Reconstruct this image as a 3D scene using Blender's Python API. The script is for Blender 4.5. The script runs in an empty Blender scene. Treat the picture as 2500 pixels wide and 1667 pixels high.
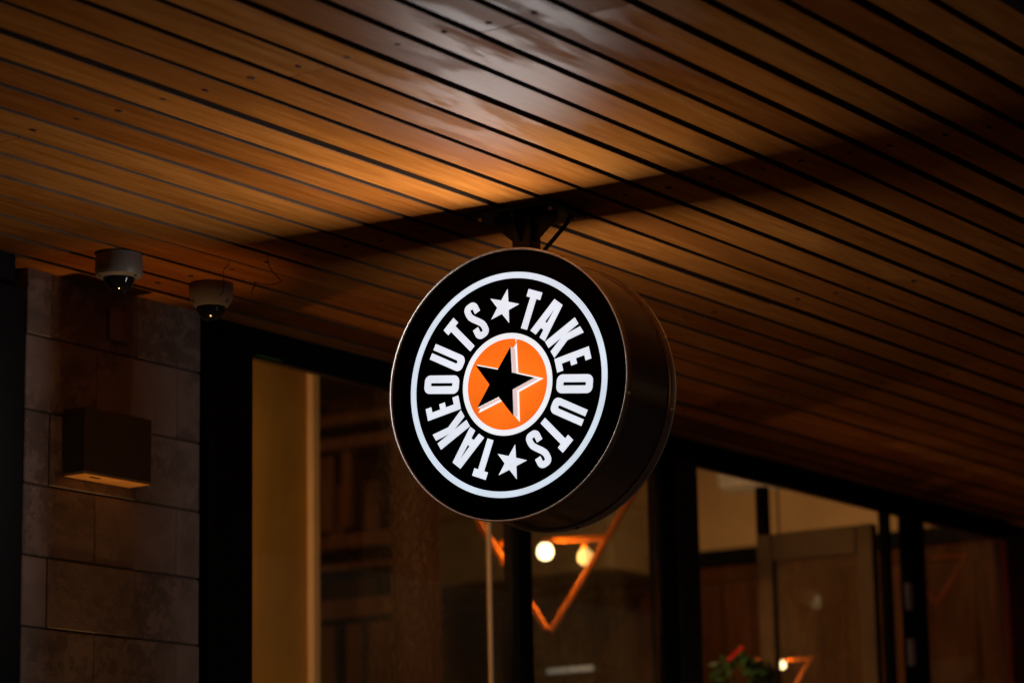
import bpy, bmesh, math, random
from mathutils import Vector, Matrix
random.seed(7)
sc = bpy.context.scene
C = sc.collection
Z0 = 1.6                      # eye height of the photographer; ground is z = 0

# ---------------------------------------------------------------- camera
cd = bpy.data.cameras.new('camera'); cam = bpy.data.objects.new('camera', cd); C.objects.link(cam)
cd.sensor_width = 36; cd.lens = 98.656; cd.clip_start = 0.05; cd.clip_end = 500
F = Vector((0.80934551, 0.54979728, 0.20659814)); R = Vector((0.564917, -0.82495824, -0.01768287)); U = Vector((-0.16071284, -0.13102235, 0.97826608))
M = Matrix.Identity(4)
for i in range(3):
    M[i][0] = R[i]; M[i][1] = U[i]; M[i][2] = -F[i]
M.translation = Vector((0, 0, Z0)); cam.matrix_world = M
cd.dof.use_dof = True; cd.dof.focus_distance = 6.08; cd.dof.aperture_fstop = 3.2
sc.camera = cam

# ---------------------------------------------------------------- night sky, exposure
w = bpy.data.worlds.new('World'); sc.world = w; w.use_nodes = True
nt = w.node_tree; bg = nt.nodes['Background']
sky = nt.nodes.new('ShaderNodeTexSky'); sky.sky_type = 'NISHITA'; sky.sun_disc = False
sky.sun_elevation = math.radians(-1.5); sky.sun_rotation = math.radians(200)
nt.links.new(sky.outputs[0], bg.inputs[0]); bg.inputs[1].default_value = 0.15
vs = sc.view_settings; vs.view_transform = 'Standard'; vs.look = 'None'; vs.exposure = 0; vs.gamma = 1; vs.use_curve_mapping = False
sc.cycles.max_bounces = 5; sc.cycles.transparent_max_bounces = 16
sc.cycles.sample_clamp_indirect = 4; sc.cycles.caustics_reflective = False; sc.cycles.caustics_refractive = False

# ---------------------------------------------------------------- materials
def newmat(name):
    m = bpy.data.materials.new(name); m.use_nodes = True
    t = m.node_tree; return m, t, t.nodes['Principled BSDF']
def N(t, typ, **kw):
    n = t.nodes.new(typ)
    for k, v in kw.items(): setattr(n, k, v)
    return n
def setin(n, **kw):
    for k, v in kw.items(): n.inputs[k.replace('_', ' ')].default_value = v
def ramp(t, fac, stops):
    r = N(t, 'ShaderNodeValToRGB'); e = r.color_ramp.elements
    while len(e) < len(stops): e.new(0.5)
    for k, (p, c) in zip(e, stops):
        k.position = p; k.color = (*c, 1) if len(c) == 3 else c
    t.links.new(fac, r.inputs[0]); return r
def g(v): return (v, v, v)
def coords(t, scale, kind='Object', rnd=True, rot=(0,0,0)):
    tc = N(t, 'ShaderNodeTexCoord'); out = tc.outputs[kind]
    if rnd:
        oi = N(t, 'ShaderNodeObjectInfo'); mm = N(t, 'ShaderNodeVectorMath', operation='SCALE')
        cx = N(t, 'ShaderNodeCombineXYZ')
        for i in range(3): t.links.new(oi.outputs['Random'], cx.inputs[i])
        t.links.new(cx.outputs[0], mm.inputs[0]); mm.inputs['Scale'].default_value = 37.0
        ad = N(t, 'ShaderNodeVectorMath', operation='ADD'); t.links.new(out, ad.inputs[0]); t.links.new(mm.outputs[0], ad.inputs[1]); out = ad.outputs[0]
    mp = N(t, 'ShaderNodeMapping'); mp.inputs['Scale'].default_value = scale; mp.inputs['Rotation'].default_value = rot
    t.links.new(out, mp.inputs[0]); return mp.outputs[0]
def noise(t, vec, scale, detail=6, rough=0.6, dist=0):
    n = N(t, 'ShaderNodeTexNoise'); setin(n, Scale=scale, Detail=detail, Roughness=rough, Distortion=dist)
    t.links.new(vec, n.inputs['Vector']); return n.outputs['Fac']
def mixc(t, fac, a, b, mode='MIX'):
    m = N(t, 'ShaderNodeMix', data_type='RGBA', blend_type=mode)
    if hasattr(fac, 'is_linked'): t.links.new(fac, m.inputs[0])
    else: m.inputs[0].default_value = fac
    for s, i in ((a, 6), (b, 7)):
        if hasattr(s, 'is_linked'): t.links.new(s, m.inputs[i])
        else: m.inputs[i].default_value = (*s, 1)
    return m.outputs[2]
def math_(t, op, a, b):
    m = N(t, 'ShaderNodeMath', operation=op)
    for s, i in ((a, 0), (b, 1)):
        if hasattr(s, 'is_linked'): t.links.new(s, m.inputs[i])
        else: m.inputs[i].default_value = s
    return m.outputs[0]
def bump(t, b, h, strength=0.3, dist=0.002):
    n = N(t, 'ShaderNodeBump'); setin(n, Strength=strength, Distance=dist); t.links.new(h, n.inputs['Height']); t.links.new(n.outputs[0], b.inputs['Normal'])

def wood_mat(name, dark, light, stain, rough=0.36, spec=0.5, along='X', ior=1.3):
    m, t, b = newmat(name); L = t.links
    sx = {'X': ((1.1, 16, 16), (1.6, 7, 7)), 'Z': ((16, 16, 1.1), (7, 7, 1.6)), 'Y': ((16, 1.1, 16), (7, 1.6, 7))}[along]
    v1 = coords(t, sx[0]); v2 = coords(t, sx[1])
    g1 = noise(t, v1, 3.2, 5, 0.62, 0.0); g2 = noise(t, v2, 0.9, 4, 0.55)
    col = ramp(t, g1, [(0.28, dark), (0.5, [0.5*(a+c) for a, c in zip(dark, light)]), (0.72, light)]).outputs[0]
    v3 = coords(t, tuple(c * (3.0 if c > 2 else 2.2) for c in sx[0])); g4 = noise(t, v3, 3.0, 3, 0.6)
    col = mixc(t, 1.0, col, ramp(t, g4, [(0.35, g(0.86)), (0.6, g(1.04))]).outputs[0], 'MULTIPLY')
    oi = N(t, 'ShaderNodeObjectInfo')
    tint = ramp(t, oi.outputs['Random'], [(0, (0.62, 0.52, 0.45)), (0.3, (1.05, 1.0, 0.95)), (0.55, (0.8, 0.76, 0.7)), (0.8, (1.0, 1.04, 1.1)), (1, (1.2, 1.26, 1.4))]).outputs[0]
    col = mixc(t, 1.0, col, tint, 'MULTIPLY')
    st = ramp(t, g2, [(0.55, g(0)), (0.60, g(0.75)), (0.66, g(1))]).outputs[0]
    st = math_(t, 'MULTIPLY', st, ramp(t, g1, [(0.35, g(0.3)), (0.6, g(1))]).outputs[0])
    col = mixc(t, math_(t, 'MULTIPLY', st, 0.55), col, stain)
    L.new(col, b.inputs['Base Color'])
    r = math_(t, 'ADD', math_(t, 'MULTIPLY', g1, 0.16), rough - 0.08)
    r = math_(t, 'ADD', r, math_(t, 'MULTIPLY', st, 0.22)); L.new(r, b.inputs['Roughness'])
    g3 = noise(t, v2, 0.55, 5, 0.68)
    L.new(ramp(t, g3, [(0.47, g(spec * 0.2)), (0.51, g(spec))]).outputs[0], b.inputs['Specular IOR Level'])
    b.inputs['IOR'].default_value = ior
    bump(t, b, g1, 0.22, 0.0015)
    return m
def plain(name, col, rough=0.5, metal=0.0, spec=0.5, var=0.25, scale=9, bmp=0.05):
    m, t, b = newmat(name); v = coords(t, (1, 1, 1)); n = noise(t, v, scale, 6, 0.6)
    lo = [c * (1 - var) for c in col]; hi = [min(1, c * (1 + var)) for c in col]
    t.links.new(ramp(t, n, [(0.3, lo), (0.7, hi)]).outputs[0], b.inputs['Base Color'])
    t.links.new(math_(t, 'ADD', math_(t, 'MULTIPLY', n, 0.16), max(0.0, rough - 0.08)), b.inputs['Roughness'])
    b.inputs['Metallic'].default_value = metal; b.inputs['Specular IOR Level'].default_value = spec
    if bmp: bump(t, b, n, bmp, 0.002)
    return m
def emit(name, col, strength, base=(0.8, 0.8, 0.8), var=0.0, scale=14):
    m, t, b = newmat(name)
    b.inputs['Base Color'].default_value = (*base, 1); b.inputs['Roughness'].default_value = 0.4; b.inputs['Specular IOR Level'].default_value = 0.0
    if var:
        n = noise(t, coords(t, (1, 1, 1), rnd=False), scale, 2, 0.5)
        t.links.new(ramp(t, n, [(0.3, [c * (1 - var) for c in col]), (0.7, col)]).outputs[0], b.inputs['Emission Color'])
    else: b.inputs['Emission Color'].default_value = (*col, 1)
    b.inputs['Emission Strength'].default_value = strength; m.cycles.emission_sampling = 'NONE'
    return m
M_PLANK = wood_mat('varnished_plank', (0.29, 0.086, 0.010), (0.46, 0.166, 0.033), (0.17, 0.042, 0.008), 0.38, 0.5, 'X', 1.055)
M_BACK = plain('soffit_backing', (0.10, 0.05, 0.03), 0.8)
M_EDGE = plain('dark_stained_groove', (0.075, 0.040, 0.022), 0.85, 0, 0.1)
M_NAIL = plain('rusty_nail', (0.05, 0.02, 0.010), 0.9, 0.0, 0.05)
M_BLACK = plain('black_powder_coat', (0.006, 0.0055, 0.006), 0.38, 0, 0.3, 0.3)
M_BLACK2 = plain('black_frame', (0.0025, 0.0022, 0.0022), 0.5, 0, 0.12, 0.3)
M_BROWNFRAME = plain('bronze_frame', (0.10, 0.06, 0.032), 0.32, 0.2)
M_DRUM = plain('drum_enamel', (0.13, 0.088, 0.082), 0.22, 0.65, 0.6, 0.2, 5, 0.01)
M_TRIM = plain('drum_trim', (0.42, 0.28, 0.20), 0.24, 0.7, 0.5, 0.25, 6, 0.02)
M_BEAD = plain('bright_bead', (0.85, 0.78, 0.72), 0.3, 0.9, 0.5, 0.2)
M_FACE = plain('black_acrylic', (0.0012, 0.0012, 0.0014), 0.4, 0, 0.06, 0.1, 8, 0)
M_WHITE = emit('lit_white', (0.76, 0.83, 0.93), 1.0, var=0.10, scale=11)
M_RING = emit('lit_ring', (0.66, 0.78, 0.90), 1.0, var=0.14)
M_RINGIN = emit('lit_inner_ring', (0.82, 0.865, 0.92), 1.0, var=0.06)
M_ORANGE = emit('lit_orange', (1.0, 0.165, 0.009), 1.0, base=(0.7, 0.15, 0.02), var=0.22, scale=9)
M_FLANGE = emit('lit_star_flange', (0.96, 0.93, 0.92), 1.0, base=(0.1, 0.1, 0.1))
M_WALL = emit('lit_star_wall', (0.66, 0.50, 0.48), 0.8, base=(0.03, 0.02, 0.02))
M_CAMW = plain('camera_plastic', (0.17, 0.145, 0.13), 0.45, 0, 0.5, 0.06)
M_DOME = plain('smoked_dome', (0.006, 0.006, 0.006), 0.06, 0, 0.7, 0.1, 5, 0)
M_STEEL = plain('satin_steel', (0.12, 0.09, 0.07), 0.4, 0.5, 0.5, 0.12)
M_WALLRED = plain('dark_red_wall', (0.14, 0.022, 0.012), 0.7)
M_YELLOW = plain('ochre_wall', (0.50, 0.26, 0.042), 0.6, 0, 0.4, 0.16, 2.5)
M_BEIGE = plain('beige_plaster', (0.55, 0.33, 0.15), 0.75, 0, 0.3, 0.12, 3)
M_DARKIN = plain('dark_interior', (0.03, 0.02, 0.014), 0.7)
M_INWOOD = wood_mat('interior_wood', (0.05, 0.016, 0.005), (0.16, 0.055, 0.016), (0.04, 0.012, 0.005), 0.5, 0.4, 'Z')
M_POST = plain('painted_post', (0.74, 0.46, 0.24), 0.35, 0, 0.5, 0.06)
M_ORBAR = plain('orange_lacquer', (0.42, 0.095, 0.008), 0.42, 0, 0.5, 0.12)
M_BULB = emit('glowing_bulb', (1.0, 0.80, 0.42), 5.0)
M_BULB2 = emit('dim_bulb', (1.0, 0.66, 0.22), 0.85, base=(0.15, 0.11, 0.06))
M_UNIT = plain('white_unit', (0.62, 0.52, 0.46), 0.5, 0, 0.5, 0.08)
M_GROUND = plain('paving', (0.30, 0.25, 0.21), 0.8, 0, 0.4, 0.3, 1.5)
M_FLOOR = plain('tile_floor', (0.34, 0.24, 0.15), 0.4, 0, 0.5, 0.15, 2)
M_LEAF = plain('dark_leaf', (0.035, 0.075, 0.02), 0.5, 0, 0.4, 0.5, 4)
M_RIBBON = plain('red_ribbon', (0.40, 0.012, 0.01), 0.45, 0, 0.5, 0.1)
M_TUBE = emit('tube_glow', (0.62, 0.60, 0.52), 0.22)
M_WIRE = plain('black_wire', (0.008, 0.006, 0.005), 0.6)
M_MORTAR = plain('mortar', (0.13, 0.10, 0.08), 0.9)
M_HINGE = plain('grey_hinge', (0.33, 0.27, 0.29), 0.4, 0.3)
M_GREEN = plain('green_reflection', (0.03, 0.14, 0.02), 0.4)

def stone_mat():
    m, t, b = newmat('travertine'); L = t.links
    v = coords(t, (1, 1, 1)); n1 = noise(t, v, 7, 7, 0.65, 0.4); n2 = noise(t, v, 26, 8, 0.7); n3 = noise(t, v, 3.2, 3, 0.5)
    col = ramp(t, n1, [(0.3, (0.25, 0.178, 0.145)), (0.52, (0.35, 0.255, 0.215)), (0.75, (0.41, 0.31, 0.265))]).outputs[0]
    patch = ramp(t, n3, [(0.42, g(0)), (0.56, g(1))]).outputs[0]
    spk = ramp(t, n2, [(0.47, g(1)), (0.54, g(0))]).outputs[0]
    pits = math_(t, 'MULTIPLY', patch, spk)
    col = mixc(t, math_(t, 'MULTIPLY', pits, 0.45), col, (0.08, 0.055, 0.042))
    L.new(col, b.inputs['Base Color']); b.inputs['Roughness'].default_value = 0.75
    bump(t, b, math_(t, 'SUBTRACT', n1, math_(t, 'MULTIPLY', pits, 0.8)), 0.5, 0.005)
    return m
M_STONE = stone_mat()
def glass_mat(name, dust=0.10, tint=(1, 1, 1), f0=0.02):
    m, t, b = newmat(name); L = t.links; t.nodes.remove(b); out = t.nodes['Material Output']
    tr = N(t, 'ShaderNodeBsdfTransparent'); tr.inputs[0].default_value = (*tint, 1)
    gl = N(t, 'ShaderNodeBsdfGlossy'); gl.inputs['Roughness'].default_value = 0.02
    lw = N(t, 'ShaderNodeLayerWeight'); lw.inputs[0].default_value = 0.5
    frv = math_(t, 'ADD', math_(t, 'MULTIPLY', math_(t, 'POWER', lw.outputs['Facing'], 5.0), 0.9), f0)
    df = N(t, 'ShaderNodeBsdfDiffuse'); df.inputs[0].default_value = (0.5, 0.36, 0.22, 1)
    tl = N(t, 'ShaderNodeBsdfTranslucent'); tl.inputs[0].default_value = (0.6, 0.42, 0.26, 1)
    ds = N(t, 'ShaderNodeMixShader'); ds.inputs[0].default_value = 0.5; L.new(df.outputs[0], ds.inputs[1]); L.new(tl.outputs[0], ds.inputs[2])
    v = coords(t, (1, 1, 0.45)); n1 = noise(t, v, 2.2, 3, 0.5); n2 = noise(t, v, 110, 2, 0.7)
    d = math_(t, 'MULTIPLY', ramp(t, n1, [(0.45, g(0.08)), (0.68, g(1))]).outputs[0], ramp(t, n2, [(0.5, g(0.25)), (0.68, g(1))]).outputs[0])
    d = math_(t, 'MULTIPLY', d, dust)
    m1 = N(t, 'ShaderNodeMixShader'); L.new(frv, m1.inputs[0]); L.new(tr.outputs[0], m1.inputs[1]); L.new(gl.outputs[0], m1.inputs[2])
    m2 = N(t, 'ShaderNodeMixShader'); L.new(d, m2.inputs[0]); L.new(m1.outputs[0], m2.inputs[1]); L.new(ds.outputs[0], m2.inputs[2])
    L.new(m2.outputs[0], out.inputs[0]); return m
M_GLASS = glass_mat('dusty_glass', 0.10, (0.97, 0.95, 0.9))
M_GLASS3 = glass_mat('hazy_glass', 0.24, (0.97, 0.95, 0.9))
M_GLASS2 = glass_mat('door_glass', 0.2, (0.95, 0.92, 0.86), 0.006)

# ---------------------------------------------------------------- mesh helpers
def link(name, me, mat=None, parent=None, loc=(0, 0, 0)):
    o = bpy.data.objects.new(name, me); C.objects.link(o); o.location = loc
    if mat: me.materials.append(mat)
    if parent: o.parent = parent
    return o
def tag(o, label, cat, group=None):
    o['label'] = label; o['category'] = cat
    if group: o['group'] = group
    return o
def struct(o): o['kind'] = 'structure'; return o
def thing(name, loc, label, cat, group=None, rz=0):
    o = bpy.data.objects.new(name, None); C.objects.link(o); o.location = (loc[0], loc[1], loc[2]); o.rotation_euler = (0, 0, rz)
    o.empty_display_size = 0.1
    return tag(o, label, cat, group)
def finish(bm, name, smooth=False):
    me = bpy.data.meshes.new(name); bmesh.ops.recalc_face_normals(bm, faces=bm.faces); bm.to_mesh(me); bm.free()
    if smooth:
        for p in me.polygons: p.use_smooth = True
    return me
def boxmesh(name, sx, sy, sz, bev=0.0):
    bm = bmesh.new(); bmesh.ops.create_cube(bm, size=1); bmesh.ops.scale(bm, vec=(sx, sy, sz), verts=bm.verts)
    if bev: bmesh.ops.bevel(bm, geom=bm.edges[:], offset=bev, segments=1, affect='EDGES', clamp_overlap=True)
    return finish(bm, name)
def box(name, x0, x1, y0, y1, z0, z1, mat, parent=None, bev=0.002):
    """axis box in camera-relative heights (z=0 is eye level)"""
    c = Vector(((x0 + x1) / 2, (y0 + y1) / 2, (z0 + z1) / 2 + Z0))
    if parent: c -= parent.location
    return link(name, boxmesh(name, x1 - x0, y1 - y0, z1 - z0, bev), mat, parent, c)
def barmesh(name, p, q, w, h, bev=0.0015, up=(0, 0, 1)):
    p, q = Vector(p), Vector(q); d = (q - p); ln = d.length; x = d.normalized()
    u = Vector(up)
    if abs(x.dot(u)) > 0.98: u = Vector((1, 0, 0))
    y = u.cross(x).normalized(); z = x.cross(y)
    bm = bmesh.new(); bmesh.ops.create_cube(bm, size=1); bmesh.ops.scale(bm, vec=(ln, w, h), verts=bm.verts)
    if bev: bmesh.ops.bevel(bm, geom=bm.edges[:], offset=bev, segments=1, affect='EDGES', clamp_overlap=True)
    T = Matrix((x, y, z)).transposed().to_4x4(); T.translation = (p + q) / 2
    bmesh.ops.transform(bm, matrix=T, verts=bm.verts); return finish(bm, name)
def lathe(name, prof, seg=48, axis='Z', smooth=True, close=False):
    bm = bmesh.new(); rings = []
    for (r, h) in prof:
        ring = []
        for k in range(seg):
            a = 2 * math.pi * k / seg
            if axis == 'Z': co = (r * math.cos(a), r * math.sin(a), h)
            else: co = (h, r * math.cos(a), r * math.sin(a))
            ring.append(bm.verts.new(co))
        rings.append(ring)
    pairs = list(zip(rings, rings[1:])) + ([(rings[-1], rings[0])] if close else [])
    for A, B in pairs:
        for k in range(seg): bm.faces.new((A[k], A[(k + 1) % seg], B[(k + 1) % seg], B[k]))
    if not close:
        bm.faces.new(rings[0]); bm.faces.new(rings[-1])
    bmesh.ops.remove_doubles(bm, verts=bm.verts, dist=1e-6)
    me = finish(bm, name)
    if smooth:
        for p in me.polygons: p.use_smooth = len(p.vertices) == 4
        me.set_sharp_from_angle(angle=math.radians(35))
    return me
def tube(name, pts, r, seg=8):
    pts = [Vector(p) for p in pts]; bm = bmesh.new(); rings = []
    for i, p in enumerate(pts):
        d = (pts[min(i + 1, len(pts) - 1)] - pts[max(i - 1, 0)]).normalized()
        u = Vector((0, 0, 1)) if abs(d.z) < 0.9 else Vector((1, 0, 0))
        a = d.cross(u).normalized(); b = d.cross(a)
        rings.append([bm.verts.new(p + r * (math.cos(2 * math.pi * k / seg) * a + math.sin(2 * math.pi * k / seg) * b)) for k in range(seg)])
    for A, B in zip(rings, rings[1:]):
        for k in range(seg): bm.faces.new((A[k], A[(k + 1) % seg], B[(k + 1) % seg], B[k]))
    bm.faces.new(rings[0]); bm.faces.new(rings[-1])
    return finish(bm, name, True)
def smoothpath(pts, n=6):
    P = [Vector(p) for p in pts]; out = []
    for i in range(len(P) - 1):
        a, b, c, d = P[max(i - 1, 0)], P[i], P[i + 1], P[min(i + 2, len(P) - 1)]
        for k in range(n):
            t = k / n
            out.append(0.5 * ((2 * b) + (c - a) * t + (2 * a - 5 * b + 4 * c - d) * t * t + (3 * b - a - 3 * c + d) * t ** 3))
    out.append(P[-1]); return out
def flat(name, loops, thick):
    """filled 2D outline(s) with holes -> mesh, extruded 0..thick along z"""
    cu = bpy.data.curves.new(name, 'CURVE'); cu.dimensions = '2D'; cu.fill_mode = 'BOTH'; cu.extrude = thick / 2
    for lp in loops:
        s = cu.splines.new('POLY'); s.points.add(len(lp) - 1); s.use_cyclic_u = True
        for p, q in zip(s.points, lp): p.co = (q[0], q[1], 0, 1)
    o = bpy.data.objects.new(name, cu); C.objects.link(o)
    dg = bpy.context.evaluated_depsgraph_get(); me = bpy.data.meshes.new_from_object(o.evaluated_get(dg))
    bpy.data.objects.remove(o); bpy.data.curves.remove(cu)
    for vtx in me.vertices: vtx.co.z += thick / 2
    me.name = name
    return me

# ================================================================ SETTING
H = 1.573                      # soffit above eye level
W = 4.605                      # shop front plane
ground = struct(link('ground', boxmesh('ground', 120, 120, 0.1), M_GROUND, None, (6, 4, -0.05)))

# soffit: dark backing board with one object per plank hung under it
ceiling = struct(link('ceiling', boxmesh('ceiling', 15.0, 2.95, 0.02), M_BACK, None, (8.0, 3.33, H + Z0 + 0.0265)))
GAPS = [(1.904, .0), (1.997, .022), (2.102, .024), (2.204, .017), (2.311, .026), (2.417, .021), (2.525, .024), (2.627, .018), (2.733, .021), (2.839, .019),
        (2.948, .024), (3.060, .020), (3.170, .017), (3.278, .013), (3.391, .027), (3.506, .021), (3.614, .018), (3.722, .014), (3.837, .020), (3.951, .013),
        (4.071, .017), (4.180, .006), (4.300, .019), (4.420, .014), (4.530, .020), (4.640, .010)]
GAPS = [(a, b * 0.88) for a, b in GAPS]
X0, X1 = 1.6, 15.4
joint_rows = {1: 6.7, 3: 3.94, 5: 3.955, 7: 3.93, 9: 7.9, 11: 3.93, 13: 7.4, 14: 6.2, 16: 6.9, 18: 3.92, 20: 8.3, 22: 5.75}
def plankmesh(name, ln, wd, seed):
    """a plank whose long edges wander by a millimetre or two"""
    rr = random.Random(seed); n = 40; th = 0.012; bm = bmesh.new(); e = 0.0012
    def prof(sgn):
        o = 0; out = []
        for i in range(n + 1):
            o = 0.7 * o + rr.uniform(-0.0006, 0.0006); out.append(sgn * (wd / 2) + o)
        return out
    A, B = prof(-1), prof(1); rows = []
    bow = [0.0007 * math.sin(i * 0.35 + seed) for i in range(n + 1)]
    for i in range(n + 1):
        x = -ln / 2 + ln * i / n; a, b = A[i], B[i]; z = bow[i]
        rows.append([bm.verts.new(c) for c in ((x, a, th + z), (x, a, e + z), (x, a + e, z), (x, b - e, z), (x, b, e + z), (x, b, th + z))])
    for P, Q in zip(rows, rows[1:]):
        for k in range(6):
            f = bm.faces.new((P[k], P[(k + 1) % 6], Q[(k + 1) % 6], Q[k])); f.material_index = 0 if k == 2 else 1
    bm.faces.new(rows[0]); bm.faces.new(rows[-1])
    return finish(bm, name)
nailmesh = lathe('nail_head', [(0.0001, -0.0012), (0.0042, -0.0012), (0.0052, 0.0), (0.0052, 0.004)], 12, smooth=False)
nailmesh.materials.append(M_NAIL)
for i in range(len(GAPS) - 1):
    y0 = GAPS[i][0] + GAPS[i][1] / 2; y1 = GAPS[i + 1][0] - GAPS[i + 1][1] / 2
    cuts = [X0] + ([joint_rows[i]] if i in joint_rows else []) + [X1]
    if i % 2 == 0 and i not in joint_rows: cuts.insert(1, 9.6 + (i % 3) * 0.8)
    for j in range(len(cuts) - 1):
        a, b = cuts[j] + (0.0008 if j else 0), cuts[j + 1] - 0.0008
        cx, cy = (a + b) / 2, (y0 + y1) / 2
        pl = link('plank', plankmesh('plank', b - a, y1 - y0, i * 7 + j), M_PLANK, ceiling)
        pl.data.materials.append(M_EDGE)
        dz = random.uniform(-0.0012, 0.0012)
        pl.location = Vector((cx, cy, H + Z0 + dz)) - ceiling.location
        for k, nx in enumerate((3.893, 5.043, 6.193, 7.343)):
            nxx = nx + random.uniform(-0.007, 0.007)
            if a + 0.01 < nxx < b - 0.01 and (k < 2 or i > 8):
                nl = link('nail_head', nailmesh, None, pl)
                nl.location = (nxx - cx, random.uniform(-0.012, 0.012), 0.0)
                nl.scale = (random.uniform(1.3, 2.0), random.uniform(1.0, 1.4), 1)
# soffit edge board toward the street
box('edge_board', X0, X1, 1.872, 1.90, H - 0.006, H + 0.16, M_BLACK2, ceiling)

# ---------------------------------------------------------------- stone pillar
pil = thing('stone_pillar', (5.045, W + 0.2, 0), 'mottled travertine block pillar carrying the metal box, below the two dome cameras', 'pillar')
box('mortar_core', 4.736, 5.358, W + 0.006, W + 0.40, -Z0, H + 0.02, M_MORTAR, pil)
zs = [1.59, 1.415, 1.233, 1.057, 0.887, 0.720, 0.548, 0.376, 0.204, 0.032, -0.14, -0.312, -0.484, -0.656, -0.828, -1.0, -1.172, -1.344, -1.6]
for c in range(len(zs) - 1):
    zt, zb = zs[c] - 0.0022, zs[c + 1] + 0.0022
    xs = [4.732, 4.815, 5.120, 5.362] if c % 2 == 0 else [4.732, 4.978, 5.273, 5.362]
    for a, b in zip(xs, xs[1:]):
        pr = random.uniform(-0.0025, 0.002)
        box('stone', a + (0.0009 if a > 4.74 else 0), b - (0.0009 if b < 5.35 else 0), W + pr, W + 0.05, zb, zt, M_STONE, pil, 0.0025)
cp = tag(box('cover_plate', 5.009, 5.086, W - 0.012, W - 0.0035, 1.444, 1.524, M_STONE, None, 0.003), 'small blank square cover plate high on the stone pillar', 'cover plate')
# dark return post left of the pillar
lp = thing('corner_post', (4.6, 4.6, 0), 'black post at the far left edge beside the stone pillar', 'post')
box('post', 4.38, 4.655, 4.535, 4.86, -Z0, 1.50, M_BLACK2, lp)
box('cap_beam', 4.20, 4.605, 4.52, 4.86, 1.502, H - 0.004, M_BLACK2, lp)

# ---------------------------------------------------------------- shop front: header, posts, panes
sf = thing('shop_front', (7.8, W, 0), 'black framed glass shop front under the timber soffit', 'shop front')
box('header', 5.364, 10.262, W, W + 0.06, 1.505, H - 0.003, M_BLACK2, sf)
box('header_lip', 5.588, 10.20, W + 0.010, W + 0.042, 1.4945, 1.503, M_BLACK, sf, 0.003)
hz = 1.493
def post(x0, x1, y0=W - 0.004, y1=W + 0.115, top=None, m=M_BLACK2, name='post'):
    return box(name, x0, x1, y0, y1, -Z0, top if top else 1.5035, m, sf, 0.004)
post(5.366, 5.425, W - 0.03, W + 0.06); post(5.428, 5.586, W + 0.01, W + 0.06)
post(6.792, 6.873, W + 0.004, W + 0.055); post(7.612, 7.69, W + 0.002, W + 0.055); post(7.694, 7.826, W - 0.012, W + 0.05, m=M_BLACK)
post(9.385, 9.50, W - 0.006, W + 0.05); post(9.225, 9.262, W + 0.015, W + 0.05, name='jamb')
def pane(x0, x1, m=M_GLASS): return box('pane', x0, x1, W + 0.022, W + 0.030, -Z0 + 0.05, hz, m, sf, 0.0)
pane(5.59, 6.670); pane(6.688, 6.790, M_GLASS3); pane(6.876, 7.610, M_GLASS3); pane(9.503, 10.207, M_GLASS2)
box('pane_joint', 6.675, 6.684, W + 0.018, W + 0.034, -Z0 + 0.05, hz, M_POST, sf, 0.003)
box('pane_edge', 10.208, 10.215, W + 0.018, W + 0.034, -Z0 + 0.05, hz, M_STEEL, sf, 0.002)
box('green_reflection', 5.592, 5.70, W + 0.004, W + 0.0115, 1.499, 1.503, M_GREEN, sf, 0.001)  # green colour paints in a reflection along the glass top edge
for zz in (1.19, 0.985):
    hg = box('hinge', 9.305, 9.345, W - 0.022, W - 0.0065, zz - 0.05, zz + 0.05, M_HINGE, sf, 0.004)

# ---------------------------------------------------------------- open folding door leaf (perpendicular to the front)
dX = 9.20
dr = thing('folding_door', (dX, 4.88, 0), 'bronze framed glass door leaf folded open into the shop', 'door')
def dbox(n, y0, y1, z0, z1, m=M_BROWNFRAME, x0=dX, x1=dX + 0.045, b=0.004): return box(n, x0, x1, y0, y1, z0, z1, m, dr, b)
dbox('stile', 4.668, 4.735, -1.57, 1.455); dbox('stile', 5.09, 5.155, -1.57, 1.455)
dbox('top_rail', 4.737, 5.088, 1.352, 1.455); dbox('bottom_rail', 4.737, 5.088, -1.57, -1.40)
dbox('glass', 4.737, 5.088, -1.398, 1.350, M_GLASS2, dX + 0.018, dX + 0.026, 0)
hb = dbox('handle', 5.115, 5.135, -0.45, 0.05, M_STEEL, dX - 0.045, dX - 0.025)
dbox('hanger', 5.112, 5.155, 1.457, 1.64, M_BLACK2, dX + 0.002, dX + 0.043)

# ---------------------------------------------------------------- interior room
XE = 12.0
struct(box('interior_floor', 5.3, XE + 0.1, W + 0.15, 11.2, -Z0 - 0.004, -Z0 + 0.012, M_FLOOR, None, 0))
struct(box('interior_ceiling', 5.3, XE + 0.1, W + 0.125, 11.2, 2.75, 2.80, M_DARKIN, None, 0))
struct(box('upper_wall', 5.3, 10.525, W + 0.065, W + 0.12, 1.53, 2.74, M_DARKIN, None, 0))
ew = struct(box('end_wall', XE, XE + 0.1, W + 0.21, 11.2, -Z0 + 0.02, 2.74, M_BEIGE, None, 0))
struct(box('back_wall', 5.3, XE - 0.01, 11.1, 11.2, -Z0 + 0.02, 2.74, M_DARKIN, None, 0))
def ebox(n, y0, y1, z0, z1, m, d=0.03, b=0.003): return box(n, XE - d, XE - 0.002, y0, y1, z0, z1, m, ew, b)
ebox('rail', 4.83, 7.2, 1.765, 1.84, M_BLACK2, 0.05); ebox('band', 4.83, 8.98, 1.68, 1.763, M_INWOOD, 0.03)
yy = 4.83; k = 0
while yy < 8.95:
    wd = random.choice((0.16, 0.2, 0.24)); ebox('wall_board', yy, min(yy + wd - 0.006, 8.97), -1.5, 1.674, M_INWOOD, 0.02 + 0.008 * random.random()); yy += wd
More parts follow.
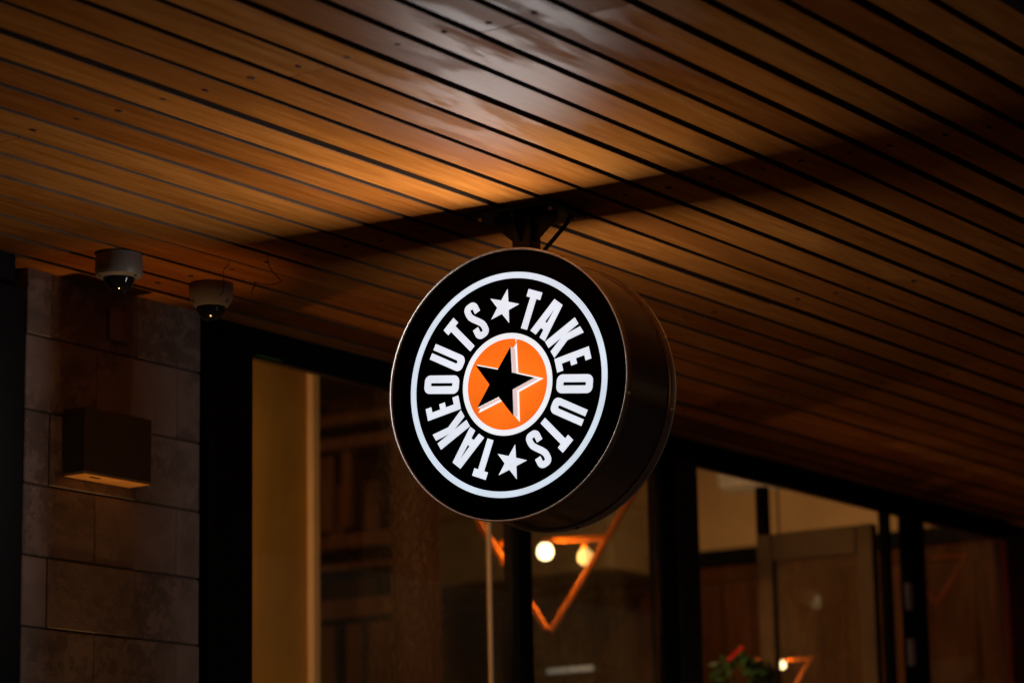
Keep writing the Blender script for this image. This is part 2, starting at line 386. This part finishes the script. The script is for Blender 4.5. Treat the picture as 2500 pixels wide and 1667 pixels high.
bk = tag(box('bulkhead', XE - 0.5, XE - 0.06, 7.25, 8.9, 1.73, 2.06, plain('bulkhead_board', (0.30, 0.21, 0.11), 0.7), None, 0.01), 'dull brown boxed bulkhead inside, seen left of the mullion', 'bulkhead')
# ochre partition with a painted end post, seen through the left pane
pw = struct(box('partition_wall', 5.9, 7.079, 5.60, 5.68, -Z0 + 0.014, 2.2, M_YELLOW, None, 0))
ep = tag(box('end_post', 7.042, 7.080, 5.570, 5.598, -Z0 + 0.014, 2.2, M_POST, None, 0.004), 'bright painted post just inside the left pane', 'post')
ep.rotation_euler = (0, 0, math.radians(0))
# wooden shelf unit behind it
sh = thing('shelf_unit', (10.6, 8.2, 0), 'reddish brown wooden shelf unit behind the bright post', 'shelf')
def sbox(n, u0, u1, z0, z1, d0=0.0, d1=0.3, m=M_INWOOD): return box(n, 10.45 + d0, 10.45 + d1, 7.75 + u0, 7.75 + u1, z0, z1, m, sh, 0.004)
for u in (0.0, 0.66): sbox('upright', u, u + 0.05, -1.58, 2.6, 0.0, 0.3)
for z, h in ((2.40, 0.05), (2.28, 0.06), (1.80, 0.07), (1.70, 0.03), (1.47, 0.09), (0.6, 0.05)): sbox('board', 0.052, 0.658, z, z + h, 0.01, 0.29)
sbox('plank', 0.30, 0.36, 1.90, 2.27, 0.02, 0.05); sbox('plank', 0.44, 0.54, 1.90, 2.27, 0.06, 0.08)
sbox('back_panel', 0.0, 0.71, -1.58, 2.6, 0.302, 0.32)
for a_, b_ in ((0.06, 0.20), (0.24, 0.33), (0.40, 0.61)): sbox('front_panel', a_, b_, 0.66, 1.44, 0.01, 0.03)
cab = tag(box('dark_cabinet', 11.2, 11.5, 8.35, 8.72, -1.58, 2.0, M_BLACK2, None, 0.006), 'tall black cabinet between shelf unit and bulkhead', 'cabinet')
# white ceiling unit near the header
un = thing('air_unit', (10.1, 5.6, 1.8 + Z0), 'white wall air unit hanging just below the header', 'air unit')
box('casing', 9.95, 10.12, 5.30, 5.76, 1.785, 1.90, M_UNIT, un, 0.02)
box('outlet_flap', 9.96, 10.10, 5.32, 5.74, 1.7795, 1.784, M_UNIT, un, 0.001)
tb = thing('tube_light', (XE - 0.4, 7.6, 1.27 + Z0), 'slim pale tube light glowing low inside the middle pane', 'light')
T0 = tb.location
link('tube', tube('tube', [(0, -0.16, 0), (0, 0.10, 0)], 0.011, 10), M_TUBE, tb)
box('tray', T0.x + 0.02, T0.x + 0.05, T0.y - 0.17, T0.y + 0.11, 1.255, 1.285, M_DARKIN, tb)

# ---------------------------------------------------------------- pendant lamps of orange bars
LD = Vector((0.349, -0.937, 0))
def pendant(cx, cy, cz, s, label, lit=2, power=16.0, angle=0.0, full=True):
    t = thing('pendant_lamp', (cx, cy, cz + Z0), label, 'pendant lamp', 'orange bar pendant lamps')
    ca, sa = math.cos(angle), math.sin(angle)
    d = Vector((LD.x * ca - LD.y * sa, LD.x * sa + LD.y * ca, 0)); nrm = Vector((-d.y, d.x, 0))
    def P(u, z, o=0): return d * (u * s) + nrm * (o * s) + Vector((0, 0, z * s))
    wd = 0.021 * s
    def b(n, p, q, m=M_ORBAR): return link(n, barmesh(n, p, q, wd, wd * 0.9), m, t)
    ap = P(0.06, -0.355); rc = P(0.40, 0.17) if full else P(0.281, -0.008); lc = P(-0.27, 0.17) if full else P(-0.15, -0.008)
    b('bar', ap, rc); b('bar', ap + P(-0.016, 0.010), lc)
    if full: b('bar', lc, rc)
    b('bar', P(0.045, -0.030), P(0.262, -0.030))
    if full: b('bar', P(-0.205, 0.045, 0.02), P(-0.13, -0.07, 0.02)); b('bar', P(-0.125, -0.03, 0.02), P(-0.04, -0.03, 0.02))
    link('cord', tube('cord', [P(0.06, 0.17), Vector((P(0.06, 0).x, P(0.06, 0).y, 2.74 - cz))], 0.004, 6), M_WIRE, t)
    for k, (u, z, on) in enumerate(((0.045, -0.072, 1), (0.157, -0.078, 0))):
        if k >= lit: break
        c = P(u, z, 0.0 if on else 0.15)
        bl = link('bulb', lathe('bulb', [(0.0005, 0.034*s), (0.016*s, 0.031*s), (0.026*s, 0.019*s), (0.0295*s, 0.004*s), (0.028*s, -0.010*s), (0.020*s, -0.022*s), (0.010*s, -0.0275*s), (0.0005, -0.029*s)], 20), M_BULB if on else M_BULB2, t, c)
        link('socket', lathe('socket', [(0.012*s, 0.030*s), (0.014*s, 0.046*s)], 14), M_ORBAR, bl)
        if on:
            l = bpy.data.lights.new('bulb_light', 'POINT'); l.energy = power; l.color = (1.0, 0.62, 0.26); l.shadow_soft_size = 0.036 * max(s, 0.6)
            lo = bpy.data.objects.new('bulb_light', l); C.objects.link(lo); lo.parent = bl; lo.visible_glossy = False
    return t
pendant(8.204, 5.5, 1.392, 1.0, 'large orange bar pendant lamp with two bulbs in the middle pane', 2, 90.0)
pendant(9.80, 5.42, 1.062, 0.52, 'small orange bar pendant lamp seen through the open door glass', 1, 8.0, 0.0, False)
pendant(10.95, 5.30, 1.575, 0.62, 'unlit orange bar pendant lamp behind the far right pane', 0, 0, 0.0, False)
pendant(5.85, 5.36, 1.30, 0.6, 'added orange bar pendant lamp, unseen behind the stone pillar, lighting the ochre wall', 1, 62.0, 0.5)  # added lamp, unseen, to light the ochre partition and its end post

# round downlights added out of view above the header to brighten the shop interior
for (x, y, e, lab) in ((10.6, 6.2, 11.0, 'added round ceiling light out of view, brightening the shop, nearest the street side'), (9.4, 8.2, 6.0, 'added round ceiling light out of view, brightening the shop, deeper inside')):
    t = thing('fill_downlight', (x, y, 2.75 + Z0), lab, 'fill_downlight', 'added ceiling fill lights')
    link('housing', lathe('housing', [(0.075, -0.0015), (0.09, -0.0015), (0.085, -0.05), (0.075, -0.05)], 32, close=True), M_UNIT, t)
    link('diffuser', lathe('diffuser', [(0.073, -0.03), (0.073, -0.025)], 32), M_BULB2, t)
    l = bpy.data.lights.new('fill_downlight', 'AREA'); l.shape = 'DISK'; l.size = 0.14; l.energy = e; l.color = (1, 0.62, 0.28)
    lo = bpy.data.objects.new('fill_downlight', l); C.objects.link(lo); lo.parent = t; lo.location = (0, 0, -0.055)
# ---------------------------------------------------------------- wreath with ribbon inside the doorway
wr = thing('wreath', (9.15, 5.22, 0.90 + Z0), 'green leafy wreath with a red ribbon beside the open door', 'wreath')
def leaves(name, n, fn, size, mat, parent, seed):
    rr = random.Random(seed); bm = bmesh.new()
    for k in range(n):
        c = Vector(fn(rr)); a = Vector((rr.uniform(-1, 1), rr.uniform(-1, 1), rr.uniform(-1, 1))).normalized()
        b = a.orthogonal().normalized(); nn = a.cross(b); l = size * rr.uniform(0.6, 1.3); w_ = l * 0.32
        vs_ = [bm.verts.new(c + q) for q in (-a * l * 0.5, b * w_ + nn * w_ * 0.3, a * l * 0.5, -b * w_ + nn * w_ * 0.3)]
        bm.faces.new((vs_[0], vs_[1], vs_[2])); bm.faces.new((vs_[0], vs_[2], vs_[3]))
    o = link(name, finish(bm, name), mat, parent); o['kind'] = 'stuff'; return o
def wf(rr):
    a = rr.uniform(0, 2 * math.pi); r = 0.085 + rr.gauss(0, 0.02); return (rr.gauss(0, 0.02), r * math.cos(a), r * math.sin(a))
leaves('foliage', 300, wf, 0.045, M_LEAF, wr, 3)
link('ribbon', barmesh('ribbon', (-0.03, 0.03, 0.085), (-0.02, -0.035, 0.135), 0.004, 0.014), M_RIBBON, wr)
# ---------------------------------------------------------------- red wall and shrub at far right
rw = tag(box('red_wall', 10.53, 15.2, 4.735, 4.80, -Z0, H + 0.03, M_WALLRED, None, 0.004), 'dark red wall beyond the end of the shop front', 'wall')
sb = thing('shrub', (11.35, 4.35, 0), 'dark green shrub in front of the red wall at right', 'shrub')
def sfn(rr):
    a = rr.uniform(0, 6.283); r = 0.42 * math.sqrt(rr.random()); z = rr.uniform(0.4, 2.92)
    return (r * math.cos(a) * 1.2 + 0.05 * math.sin(z * 9), r * math.sin(a) * 0.8, z - 0.5 * r)
leaves('crown', 3200, sfn, 0.085, M_LEAF, sb, 5)
link('trunk', tube('trunk', smoothpath([(0, 0, 0), (0.02, 0.01, 0.8), (-0.03, 0, 1.6), (0.02, 0, 2.5)]), 0.02, 8), M_INWOOD, sb)

# ================================================================ THINGS
# ---------------------------------------------------------------- dome cameras
def dome_camera(x, y, prof, ring, label, r_d, zd, seam):
    t = thing('security_camera', (x, y, H + Z0), label, 'camera', 'dome cameras on the soffit')
    hs = link('housing', lathe('housing', prof, 56), M_CAMW, t)
    dp = [(r_d * math.cos(a), zd - r_d * 1.02 * math.sin(a)) for a in [i * math.pi / 2 / 12 for i in range(12)]] + [(0.0004, zd - r_d * 1.02)]
    link('dome', lathe('dome', [(r_d, zd + 0.004)] + dp, 48), M_DOME, t)
    link('lens', lathe('lens', [(0.014, 0.0), (0.017, 0.006), (0.013, 0.011)], 20), M_BLACK, t, (-0.006, -0.004, zd + 0.004))
    for a in (0.6, 2.7, 4.8):
        link('screw', lathe('screw', [(0.0001, -0.001), (0.003, -0.001), (0.0036, 0.001)], 10, smooth=False), M_BLACK, t, (ring[0] * math.cos(a), ring[0] * math.sin(a), ring[1]))
    return t
dome_camera(4.766, 4.345, [(0.0535, -0.0015), (0.0545, -0.014), (0.0555, -0.0155), (0.0558, -0.047), (0.0535, -0.053), (0.041, -0.0585), (0.038, -0.056)], (0.0475, -0.0562), 'white straight sided dome camera on the soffit, nearest the left edge', 0.037, -0.0555, 1)
dome_camera(5.138, 4.380, [(0.0540, -0.0015), (0.0550, -0.006), (0.0535, -0.026), (0.0490, -0.043), (0.0405, -0.0555), (0.037, -0.0565)], (0.0465, -0.0475), 'cream tapered dome camera on the soffit with a loose wire across it', 0.0365, -0.0545, 2)
# loose wires
def unproj(px, py, anchor, s=1.0):
    d = F + R * ((px - 1250) / 6851.09) - U * ((py - 833.5) / 6851.09); d = d * (anchor.dot(F)); return d
def wire(pts, x, y, label):
    a0 = Vector((x, y, H)); P = [unproj(180 + q[0] / 4.2, 580 + q[1] / 4.2, a0) + Vector((0, 0, Z0)) for q in pts]
    base = P[0]; o = link('loose_wire', tube('loose_wire', smoothpath([p - base for p in P]), 0.0011, 6), M_WIRE, None, base)
    return tag(o, label, 'wire', 'loose wires by the cameras')
wire([(1592, 238), (1580, 290), (1540, 330), (1535, 400), (1537, 480), (1530, 560), (1485, 600)], 4.982, 4.193, 'thin black wire hanging straight down in front of the cream dome camera')
wire([(1978, 172), (1990, 240), (2030, 340), (2125, 440), (2100, 465), (2000, 485), (1920, 475), (1842, 458), (1862, 476), (1830, 540), (1818, 580)], 4.990, 4.083, 'thin black wire looping from a plank gap right of the cameras')

# ---------------------------------------------------------------- metal box on the pillar
mb = thing('metal_box', (4.973, W, 1.085 + Z0), 'satin metal box fixed to the stone pillar', 'box')
box('body', 4.856, 5.092, 4.528, W - 0.005, 1.089, 1.247, M_STEEL, mb, 0.0025)
box('underside_panel', 4.859, 5.089, 4.531, W - 0.007, 1.0855, 1.088, plain('underside_warm_light', (0.95, 0.40, 0.10), 0.45, 0.1), mb, 0.0008)  # bright orange base colour paints in the warm light from below
box('slot', 4.90, 4.935, 4.548, 4.556, 1.0838, 1.085, M_BLACK, mb, 0.0005)
# recessed uplight at the foot of the pillar: its glow shows on the box underside and in the camera domes
ul = thing('ground_uplight', (4.95, 4.40, 0), 'round warm uplight set in the paving at the foot of the stone pillar', 'uplight')
link('bezel', lathe('bezel', [(0.05, 0.002), (0.085, 0.002), (0.09, 0.012), (0.055, 0.016)], 32, close=True), M_TRIM, ul)
link('lens', lathe('lens', [(0.052, 0.003), (0.052, 0.008)], 32), emit('uplight_lens', (1, 0.6, 0.25), 5.0), ul)
l = bpy.data.lights.new('uplight', 'SPOT'); l.energy = 105.0; l.color = (1, 0.55, 0.2); l.shadow_soft_size = 0.05; l.spot_size = math.radians(15); l.spot_blend = 1.0
lo = bpy.data.objects.new('uplight', l); C.objects.link(lo); lo.parent = ul; lo.location = (0, 0, 0.07); lo.rotation_euler = (math.pi, 0, 0)

# ================================================================ THE HANGING SIGN
SX, SY, SZ = 4.93599, 3.37188, 1.169016
sg = thing('hanging_sign', (SX, SY, SZ + Z0), 'round black lightbox sign reading TAKEOUTS with an orange star centre, hung from the soffit', 'sign', None, math.radians(3.7625))
DP = 0.222; RO = 0.300
def sl(name, me, mat, parent=None, loc=(0, 0, 0)): return link(name, me, mat, parent or sg, loc)
sl('drum', lathe('drum', [(0.2940, 0.0125), (0.2955, 0.013), (0.2955, DP - 0.013), (0.2940, DP - 0.0125)], 160, 'X'), M_DRUM)
def trim(x0, x1): return lathe('trim', [(0.2962, x0), (0.2985, x0), (RO, x0 + 0.0015), (RO, x1 - 0.004), (0.2975, x1), (0.2962, x1)], 160, 'X', close=True)
t1 = sl('trim_band', trim(0.0, 0.024), M_TRIM); t2 = sl('trim_band', trim(DP - 0.026, DP), M_TRIM)
def beadmesh(x): 
    return lathe('bead', [(0.2994 + 0.0020 * math.cos(a), x + 0.0020 * math.sin(a)) for a in [k * math.pi / 4 for k in range(8)]], 160, 'X', close=True)
sl('bead', beadmesh(-0.0002), M_BEAD, t1); sl('bead', beadmesh(DP + 0.0002), M_BEAD, t2)
sl('seam', barmesh('seam', (0.025, -0.2957 * math.cos(math.radians(-2)), 0.2957 * math.sin(math.radians(-2))), (DP - 0.027, -0.2957 * math.cos(math.radians(-2)), 0.2957 * math.sin(math.radians(-2))), 0.004, 0.0012, 0.0003), M_TRIM)
for a, x in ((62, 0.012), (48, DP - 0.013), (-10, 0.012), (-11, DP - 0.013), (-88, 0.012), (-80, DP - 0.013), (20, DP - 0.013)):
    a = math.radians(a); me = lathe('screw', [(0.0001, 0.003), (0.0032, 0.0026), (0.0042, 0.0)], 12); 
    o = sl('screw', me, M_BEAD if abs(a) < 1 else M_BLACK, None, (x, -RO * math.cos(a), RO * math.sin(a)))
    o.rotation_euler = Vector((0, -math.cos(a), math.sin(a))).to_track_quat('Z', 'Y').to_euler()
# --- lettering outlines in millimetres: u along the reading direction, w from baseline outward
def arc(cx, cy, r, a0, a1, n=7): return [(cx + r * math.cos(math.radians(a0 + (a1 - a0) * k / n)), cy + r * math.sin(math.radians(a0 + (a1 - a0) * k / n))) for k in range(n + 1)]
def rrect(x0, x1, y0, y1, r): return arc(x1 - r, y0 + r, r, -90, 0) + arc(x1 - r, y1 - r, r, 0, 90) + arc(x0 + r, y1 - r, r, 90, 180) + arc(x0 + r, y0 + r, r, 180, 270)
HH = 87.0
def stroke(path, hw):
    P = [Vector(p).to_3d() for p in path]; Lf, Rt = [], []
    for i, p in enumerate(P):
        d = (P[min(i + 1, len(P) - 1)] - P[max(i - 1, 0)]).normalized(); n = Vector((-d.y, d.x, 0))
        Lf.append((p + n * hw)[:2]); Rt.append((p - n * hw)[:2])
    return Lf + Rt[::-1]
GL = {
 'T': [[(-7.8, 0), (7.8, 0), (7.8, HH - 17), (18, HH - 17), (18, HH), (-18, HH), (-18, HH - 17), (-7.8, HH - 17)]],
 'A': [[(-22, 0), (-5.6, 0), (-3.4, 18.5), (5, 18.5), (7, 0), (22.5, 0), (12.5, HH), (-12.5, HH)], [(-2.4, 35), (3.6, 35), (0.8, 72)]],
 'K': [[(-21.5, 0), (-4.5, 0), (-4.5, 38), (5.0, 0), (22.5, 0), (9.5, 46), (19.6, HH), (3.0, HH), (-4.5, 50), (-4.5, HH), (-21.5, HH)]],
 'E': [[(-15.5, 0), (15.5, 0), (15.5, 15), (-0.5, 15), (-0.5, 36.5), (11.5, 36.5), (11.5, 51), (-0.5, 51), (-0.5, 72.5), (12, 72.5), (12, HH), (-15.5, HH)]],
 'O': [rrect(-20.5, 20.5, -1, HH + 1, 14), rrect(-3.6, 3.6, 15.5, HH - 15.5, 2.5)[::-1]],
 'U': [[(-18.5, HH)] + arc(-4.5, 13.2, 14, 180, 270) + arc(4.5, 13.2, 14, 270, 360) + [(18.5, HH), (3.7, HH), (3.7, 20)] + arc(0, 19.5, 3.6, 0, -180, 6) + [(-3.7, HH)]],
}
spath = [(10.8, 59), (10.8, 70)] + arc(3.5, 72.5, 7.2, 0, 90, 6) + arc(-3.5, 72.5, 7.2, 90, 180, 6) + [(-10.8, 64), (-9.6, 58), (-5, 50), (3.5, 38.5), (9, 30), (10.8, 23)] + arc(3.5, 14.2, 7.2, 0, -90, 6) + arc(-3.5, 14.2, 7.2, -90, -180, 6) + [(-10.8, 17), (-10.8, 28.5)]
GL['S'] = [stroke(spath, 7.3)]
def starpts(Ro, rot, q=0.395):
    return [((Ro if k % 2 == 0 else Ro * q) * math.sin(math.radians(rot + 36 * k)), (Ro if k % 2 == 0 else Ro * q) * math.cos(math.radians(rot + 36 * k))) for k in range(10)]
def facemesh(name, loops, thick, x0, back):
    me = flat(name, loops, thick)
    for vtx in me.vertices:
        a, b_, z = vtx.co
        vtx.co = (x0 - z, -a, b_) if not back else (DP - x0 + z, a, b_)
    if True:
        bm = bmesh.new(); bm.from_mesh(me); bmesh.ops.recalc_face_normals(bm, faces=bm.faces); bm.to_mesh(me); bm.free()
    return me
def circ(r, n=128): return [(r * math.cos(2 * math.pi * k / n), r * math.sin(2 * math.pi * k / n)) for k in range(n)]
FX = 0.0075
WORD = [('T', 20.9), ('A', 38.6), ('K', 59.4), ('E', 78.0), ('O', 96.2), ('U', 116.6), ('T', 135.8), ('S', 153.4)]
for back in (False, True):
    fc = sl('face', facemesh('face', [circ(0.2960, 160)], 0.002, FX + 0.0025, back), M_FACE)
    def fp(name, loops, thick, mat, x0=FX): return sl(name, facemesh(name, loops, thick, x0, back), mat, fc)
    fp('ring', [circ(0.2482), circ(0.2345)[::-1]], 0.001, M_RING)
    fp('inner_ring', [circ(0.1128), circ(0.1003)[::-1]], 0.001, M_RINGIN)
    fp('disc', [circ(0.1001)], 0.0008, M_ORANGE)
    for half in (0, 180):
        for ch, ang in WORD:
            t_ = math.radians(ang + half); ca, sa = math.cos(t_), math.sin(t_)
            lps = [[((u * ca + (w_ + 125.0) * sa) / 1000, (-u * sa + (w_ + 125.0) * ca) / 1000) for u, w_ in lp_] for lp_ in GL[ch]]
            fp('letter', lps, 0.001, M_WHITE)
        t_ = math.radians(-2.0 + half); ox, oy = 0.173 * math.sin(t_), 0.173 * math.cos(t_)
        fp('small_star', [[(ox + a, oy + b_) for a, b_ in starpts(0.0398, 16.2)]], 0.001, M_WHITE)
    fp('star_flange', [starpts(0.0915, 16.6)], 0.002, M_FLANGE, FX - 0.0009)
    fp('star_wall', [starpts(0.0795, 16.6)], 0.018, M_WALL, FX - 0.003)
    fp('star_front', [starpts(0.0805, 16.6)], 0.0015, M_FACE, FX - 0.0212)
    if not back:
        fp('peeled_flake', [[(0.024, 0.0905), (0.0252, 0.0960), (0.0236, 0.1005), (0.0262, 0.0962), (0.0268, 0.090)]], 0.0006, M_FLANGE, FX - 0.003)
    # the light the face throws out
    la = bpy.data.lights.new('face_light', 'AREA'); la.shape = 'DISK'; la.size = 0.47; la.energy = 11.6 if not back else 3.0; la.color = (1.0, 0.97, 0.95)
    lo = bpy.data.objects.new('face_light', la); C.objects.link(lo); lo.parent = sg
    lo.location = (FX - 0.0035, 0, 0) if not back else (DP - FX + 0.0035, 0, 0)
    lo.rotation_euler = Vector((1, 0, 0) if not back else (-1, 0, 0)).to_track_quat('Z', 'Y').to_euler()
# --- mounting: post, plate, gussets, cable
hp = H - SZ
sl('mounting_post', boxmesh('mounting_post', 0.048, 0.048, hp - 0.298 - 0.012, 0.003), M_BLACK, None, (0.095, -0.004, (hp - 0.012 + 0.298) / 2))
sl('ceiling_plate', boxmesh('ceiling_plate', 0.15, 0.215, 0.011, 0.002), M_BLACK, None, (0.10, -0.006, hp - 0.0065))
def gus(rot):
    bm = bmesh.new(); th = 0.006; pts = [(0.0245, hp - 0.0125), (0.080, hp - 0.0125), (0.080, hp - 0.024), (0.0245, hp - 0.072)]
    if rot in (0, 2): pts = [(a if a < 0.07 else 0.062, z) for a, z in pts]
    A = [bm.verts.new((a, -th / 2, z)) for a, z in pts]; B = [bm.verts.new((a, th / 2, z)) for a, z in pts]
    bm.faces.new(A); bm.faces.new(B[::-1])
    for k in range(4): bm.faces.new((A[k], A[(k + 1) % 4], B[(k + 1) % 4], B[k]))
    bmesh.ops.rotate(bm, matrix=Matrix.Rotation(rot * math.pi / 2, 3, 'Z'), verts=bm.verts); return finish(bm, 'gusset')
for k in range(4): sl('gusset', gus(k), M_BLACK, None, (0.095, -0.004, 0))
for (bx, by) in ((0.045, 0.085), (0.045, -0.095), (0.158, 0.085), (0.158, -0.095)):
    sl('bolt', lathe('bolt', [(0.006, -0.007), (0.007, -0.001), (0.007, 0.0)], 6, smooth=False), M_TRIM, None, (bx, by, hp - 0.0125))
sl('cable', tube('cable', smoothpath([(0.112, -0.030, 0.298), (0.116, -0.040, 0.318), (0.125, -0.062, 0.345), (0.135, -0.088, 0.378), (0.140, -0.105, hp + 0.01)]), 0.0048, 10), M_WIRE)
